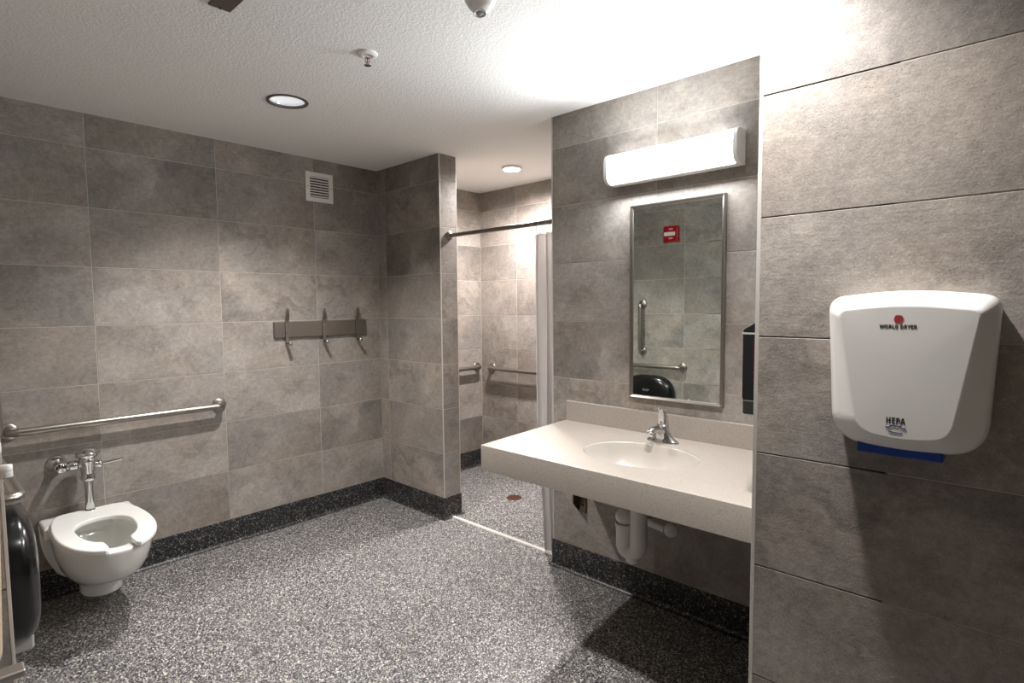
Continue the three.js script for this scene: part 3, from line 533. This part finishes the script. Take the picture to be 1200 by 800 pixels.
{
  const t = thing('faucet', 'chrome single-lever faucet behind the basin', 'faucet', [-0.155, CY, 2.425]);
  const ell = (x, y, rx, rz, n = 40) => { const r = []; for (let i = 0; i < n; i++) { const a = -i / n * 2 * Math.PI; r.push(V(x + rx * Math.cos(a), y, rz * Math.sin(a))); } return r; };
  mesh('body', skin([ell(0, 0, 0.030, 0.078), ell(0, 0.005, 0.030, 0.078), ell(0, 0.011, 0.027, 0.072), ell(0.0, 0.02, 0.026, 0.057), ell(0, 0.032, 0.026, 0.044), ell(0, 0.048, 0.026, 0.0335), ell(0, 0.065, 0.0255, 0.0275), ell(0, 0.083, 0.025, 0.0255)], true, true), M.chrome, t);
  const c = new THREE.CatmullRomCurve3([V(0.0, 0.045, 0), V(-0.035, 0.060, 0), V(-0.07, 0.070, 0), V(-0.10, 0.070, 0), V(-0.122, 0.060, 0)]), rings = [];
  for (let i = 0; i <= 24; i++) { const q = i / 24, p = c.getPoint(q), d = c.getTangent(q), up = V(-d.y, d.x, 0), r = 0.020 - 0.007 * Math.min(1, q * 1.6), rr = []; for (let k = 0; k < 28; k++) { const a = k / 28 * 2 * Math.PI; rr.push(p.clone().addScaledVector(up, -r * Math.cos(a)).add(V(0, 0, r * 1.15 * Math.sin(a)))); } rings.push(rr); }
  const sp = mesh('spout', skin(rings, true, true), M.chrome, t);
  mesh('aerator', along(lathe([[0, 0], [0.0145, 0], [0.0155, 0.004], [0.0155, 0.02], [0.012, 0.022], [0, 0.022]], 28), V(-0.108, 0.066, 0), V(-0.128, 0.046, 0)), M.chrome, sp);
  const lr = []; for (let i = 0; i <= 28; i++) { const q = i / 28, y = 0.084 + 0.078 * q, f = -0.0245 - 0.008 * q ** 2.5 - 0.012 * Math.max(0, q - 0.85) / 0.15, b = 0.027 - 0.058 * q ** 2.2, c = (f + b) / 2, d = Math.max(0.0018, (b - f) / 2), w = 0.0225 * (1 - q) ** 0.55 + 0.004, rr = []; for (let k = 0; k < 28; k++) { const a = -k / 28 * 2 * Math.PI; rr.push(V(c + d * Math.cos(a), y, w * Math.sin(a))); } lr.push(rr); }
  const lv = mesh('lever', skin(lr, true, true), M.chrome, t);
  mesh('hot_mark', along(cyl(0.0022, 0.0022, 0.001, 12), V(-0.0243, 0.094, -0.0024), V(-1, 0.094, -0.0024)), M.logoRed, lv);
  mesh('cold_mark', along(cyl(0.0022, 0.0022, 0.001, 12), V(-0.0243, 0.094, 0.0024), V(-1, 0.094, 0.0024)), M.logoBlue, lv);
}
{
  const z0 = 2.187, z1 = 2.652, y0 = 1.010, y1 = 1.940, t = thing('wall_mirror', 'tall steel-framed mirror above the faucet', 'mirror', [XS, (y0 + y1) / 2, (z0 + z1) / 2], -Math.PI / 2);
  const w = (z1 - z0) / 2, h = (y1 - y0) / 2;
  mesh('glass', box(-w + 0.01, w - 0.01, -h + 0.01, h - 0.01, 0.004, 0.012), M.mirror, t);
  // bevelled channel, four sides mitred
  const prof = [[0, 0.0], [0, 0.019], [0.003, 0.0225], [0.006, 0.0225], [0.0145, 0.0175], [0.017, 0.0125], [0.017, 0.004]];
  const cs = [[-w, -h, 1, 1], [w, -h, -1, 1], [w, h, -1, -1], [-w, h, 1, -1]];
  for (let i = 0; i < 4; i++) { const A = cs[i], B = cs[(i + 1) % 4]; mesh('frame_bar', skin([prof.map(([d, z]) => V(A[0] + A[2] * d, A[1] + A[3] * d, z)), prof.map(([d, z]) => V(B[0] + B[2] * d, B[1] + B[3] * d, z))].map((r) => r.slice().reverse()), true, true, 0.3), M.frameSteel, t); }
}
{
  const t = thing('soap_dispenser', 'black wall soap dispenser with dark red window beside the mirror', 'soap dispenser', [-0.625, 1.25, ZD], Math.PI);
  // profile in the depth-height plane, extruded across the width
  const p = shapeOf([[0, -0.10], [0.0, 0.168], [0.03, 0.172], [0.075, 0.165], [0.119, 0.138], [0.121, 0.12], [0.121, -0.075], [0.112, -0.10]].map(([d, y]) => [-d, y]).reverse());
  mesh('body', extrude(p, 0.12, 0.004, 3).rotateY(Math.PI / 2).translate(-0.06, 0, 0), M.blackMatte, t);
  mesh('level_window', rbox(0.0585, 0.0615, -0.025, 0.10, 0.05, 0.088, 0.001, 2), M.redWindow, t);
  mesh('seam', rbox(-0.061, 0.061, 0.121, 0.127, 0.01, 0.1225, 0.001, 2), M.greyPlastic, t);
  mesh('push_lever', rbox(-0.05, 0.0625, -0.128, -0.082, 0.075, 0.118, 0.006), M.charcoal, t);
  mesh('nozzle', cyl(0.012, 0.016, 0.045, 20).translate(0.0, -0.15, 0.05), M.blackMatte, t);
  mesh('lower_shell', rbox(-0.055, 0.06, -0.16, -0.09, 0.0, 0.075, 0.008), M.blackMatte, t);
}
{
  const t = thing('counter_bracket', 'dull bronze metal bracket under the counter on the vanity wall', 'bracket', [XS, 0, 1.893]);
  mesh('wall_leg', rbox(-0.007, 0, 0.352, 0.812, -0.026, 0.026, 0.001, 2), M.bronze, t);
  mesh('web', extrude(shapeOf([[0, 0.355], [-0.05, 0.41], [-0.05, 0.70], [-0.12, 0.755], [-0.56, 0.772], [-0.56, 0.812], [0, 0.812]].reverse()), 0.006).translate(-0.006, 0, -0.026), M.bronze, t);
  mesh('arm', rbox(-0.56, 0, 0.806, 0.8145, -0.026, 0.026, 0.001, 2), M.bronze, t);
  for (const y of [0.395, 0.6]) mesh('screw', along(cyl(0.006, 0.005, 0.003, 14), V(-0.007, y, 0.006), V(-1, y, 0.006)), M.dark, t);
}
{
  const t = thing('drain_trap', 'white covered drain trap hanging beneath the basin', 'drain pipe', [-0.405, 0, 2.447]);
  mesh('tailpiece', cyl(0.0365, 0.0365, 0.21, 28).translate(0, 0.485, 0), M.pipe, t);
  mesh('trap_bend', [tube([V(0, 0.50, 0), V(0, 0.425, 0), V(-0.008, 0.42, -0.062), V(-0.008, 0.54, -0.062)], 0.0365, 0.06, 60, 24), lathe([[0, 0.372], [0.02, 0.373], [0.026, 0.378], [0.030, 0.40], [0.034, 0.43]], 28).translate(-0.004, 0, -0.026)], M.pipe, t);
  mesh('slip_nut', lathe([[0.037, -0.008], [0.040, -0.006], [0.040, 0.006], [0.037, 0.008]], 28).translate(-0.008, 0.53, -0.062), M.pipe, t);
  mesh('wall_arm', [new THREE.SphereGeometry(0.039, 28, 20).translate(-0.008, 0.565, -0.062), along(cyl(0.034, 0.034, 0.386, 24), V(-0.008, 0.565, -0.062), V(1, 0.565, -0.062))], M.pipe, t);
}
{
  const t = thing('supply_stop', 'white covered supply pipe with round valve cap under the basin', 'supply valve', [XS, 0.436, 2.43]);
  mesh('pipe_cover', tube([V(0, 0, -0.13), V(-0.08, 0, -0.13), V(-0.09, -0.01, -0.01)], 0.016, 0.03, 40, 18), M.pipe, t);
  mesh('valve_cap', along(lathe([[0, 0], [0.028, 0], [0.031, 0.006], [0.031, 0.026], [0.026, 0.034], [0, 0.036]], 32), V(-0.07, -0.01, 0.01), V(-1, 0.1, 0.5)), M.pipe, t);
}

// ------------------------------------------------------------------ hand dryer
{
  const t = thing('hand_dryer', 'white automatic hand dryer with red and black print on the tiled wall', 'hand dryer', [XD, 1.318, 3.425], -Math.PI / 2);
  const o = (w0, w1, yt, arch, yb, rt, rb) => rounded([[-w1, yb + 0.012, rb], [0, yb, 0.12], [w1, yb + 0.012, rb], [w0, yt - arch, rt], [0, yt, 0.14], [-w0, yt - arch, rt]], 10);
  const ring = (z, a) => o(...a).map(([x, y]) => V(x, y, z));
  mesh('shell', skin([
    ring(0.002, [0.150, 0.136, 0.172, 0.016, -0.172, 0.03, 0.06]), ring(0.045, [0.1535, 0.139, 0.178, 0.017, -0.176, 0.032, 0.065]), ring(0.062, [0.152, 0.137, 0.178, 0.018, -0.176, 0.034, 0.066]),
    ring(0.072, [0.148, 0.130, 0.175, 0.019, -0.172, 0.034, 0.066]), ring(0.080, [0.143, 0.116, 0.170, 0.020, -0.166, 0.03, 0.06]), ring(0.094, [0.131, 0.0895, 0.152, 0.016, -0.152, 0.02, 0.04]), ring(0.0985, [0.1265, 0.084, 0.147, 0.014, -0.148, 0.018, 0.036]), ring(0.1, [0.120, 0.079, 0.141, 0.012, -0.143, 0.016, 0.03])], false, true), M.enamel, t);
  mesh('air_outlet', rbox(-0.086, 0.07, -0.188, -0.162, 0.02, 0.07, 0.004), M.blue, t);
  const font = await new FontLoader().loadAsync('fonts/droid/droid_sans_bold.typeface.json');
  const text = (s, size, wide, x, y, m) => { const g = new TextGeometry(s, { font, size, depth: 0.0004, curveSegments: 4 }); g.computeBoundingBox(); const b = g.boundingBox; g.translate(-(b.min.x + b.max.x) / 2, 0, 0).scale(wide / (b.max.x - b.min.x), 1, 1).translate(x, y, 0.1001); return mesh('lettering', g, m, t); };
  text('WORLD DRYER', 0.0078, 0.066, -0.012, 0.094, M.ink);
  text('HEPA', 0.0135, 0.034, -0.010, -0.110, M.ink);
  // striped red ball
  const st = []; for (let k = -3; k <= 3; k++) { const y = k * 0.0027, w = Math.sqrt(Math.max(0, 0.0088 ** 2 - y * y)); st.push(new THREE.BoxGeometry(2 * w, 0.0017, 0.0004).translate((k % 2) * 0.0006, y, 0)); }
  mesh('emblem', merge(st).rotateZ(0.75).translate(-0.011, 0.1135, 0.1003), M.logoRed, t);
  const wave = (y, w, a, r, n) => { const p = []; for (let i = 0; i <= 40; i++) { const q = i / 40 - 0.5; p.push(V(-0.010 + q * w, y + a * (Math.cos(q * Math.PI) + 0.35 * Math.abs(Math.sin(q * Math.PI * n))), 0.1)); } return new THREE.TubeGeometry(new THREE.CatmullRomCurve3(p), 60, r, 6); };
  mesh('emblem', [wave(-0.1205, 0.036, 0.0062, 0.0011, 3), wave(-0.1265, 0.024, -0.0015, 0.0009, 0)], M.logoBlue, t);
}

renderer.render(scene, camera);
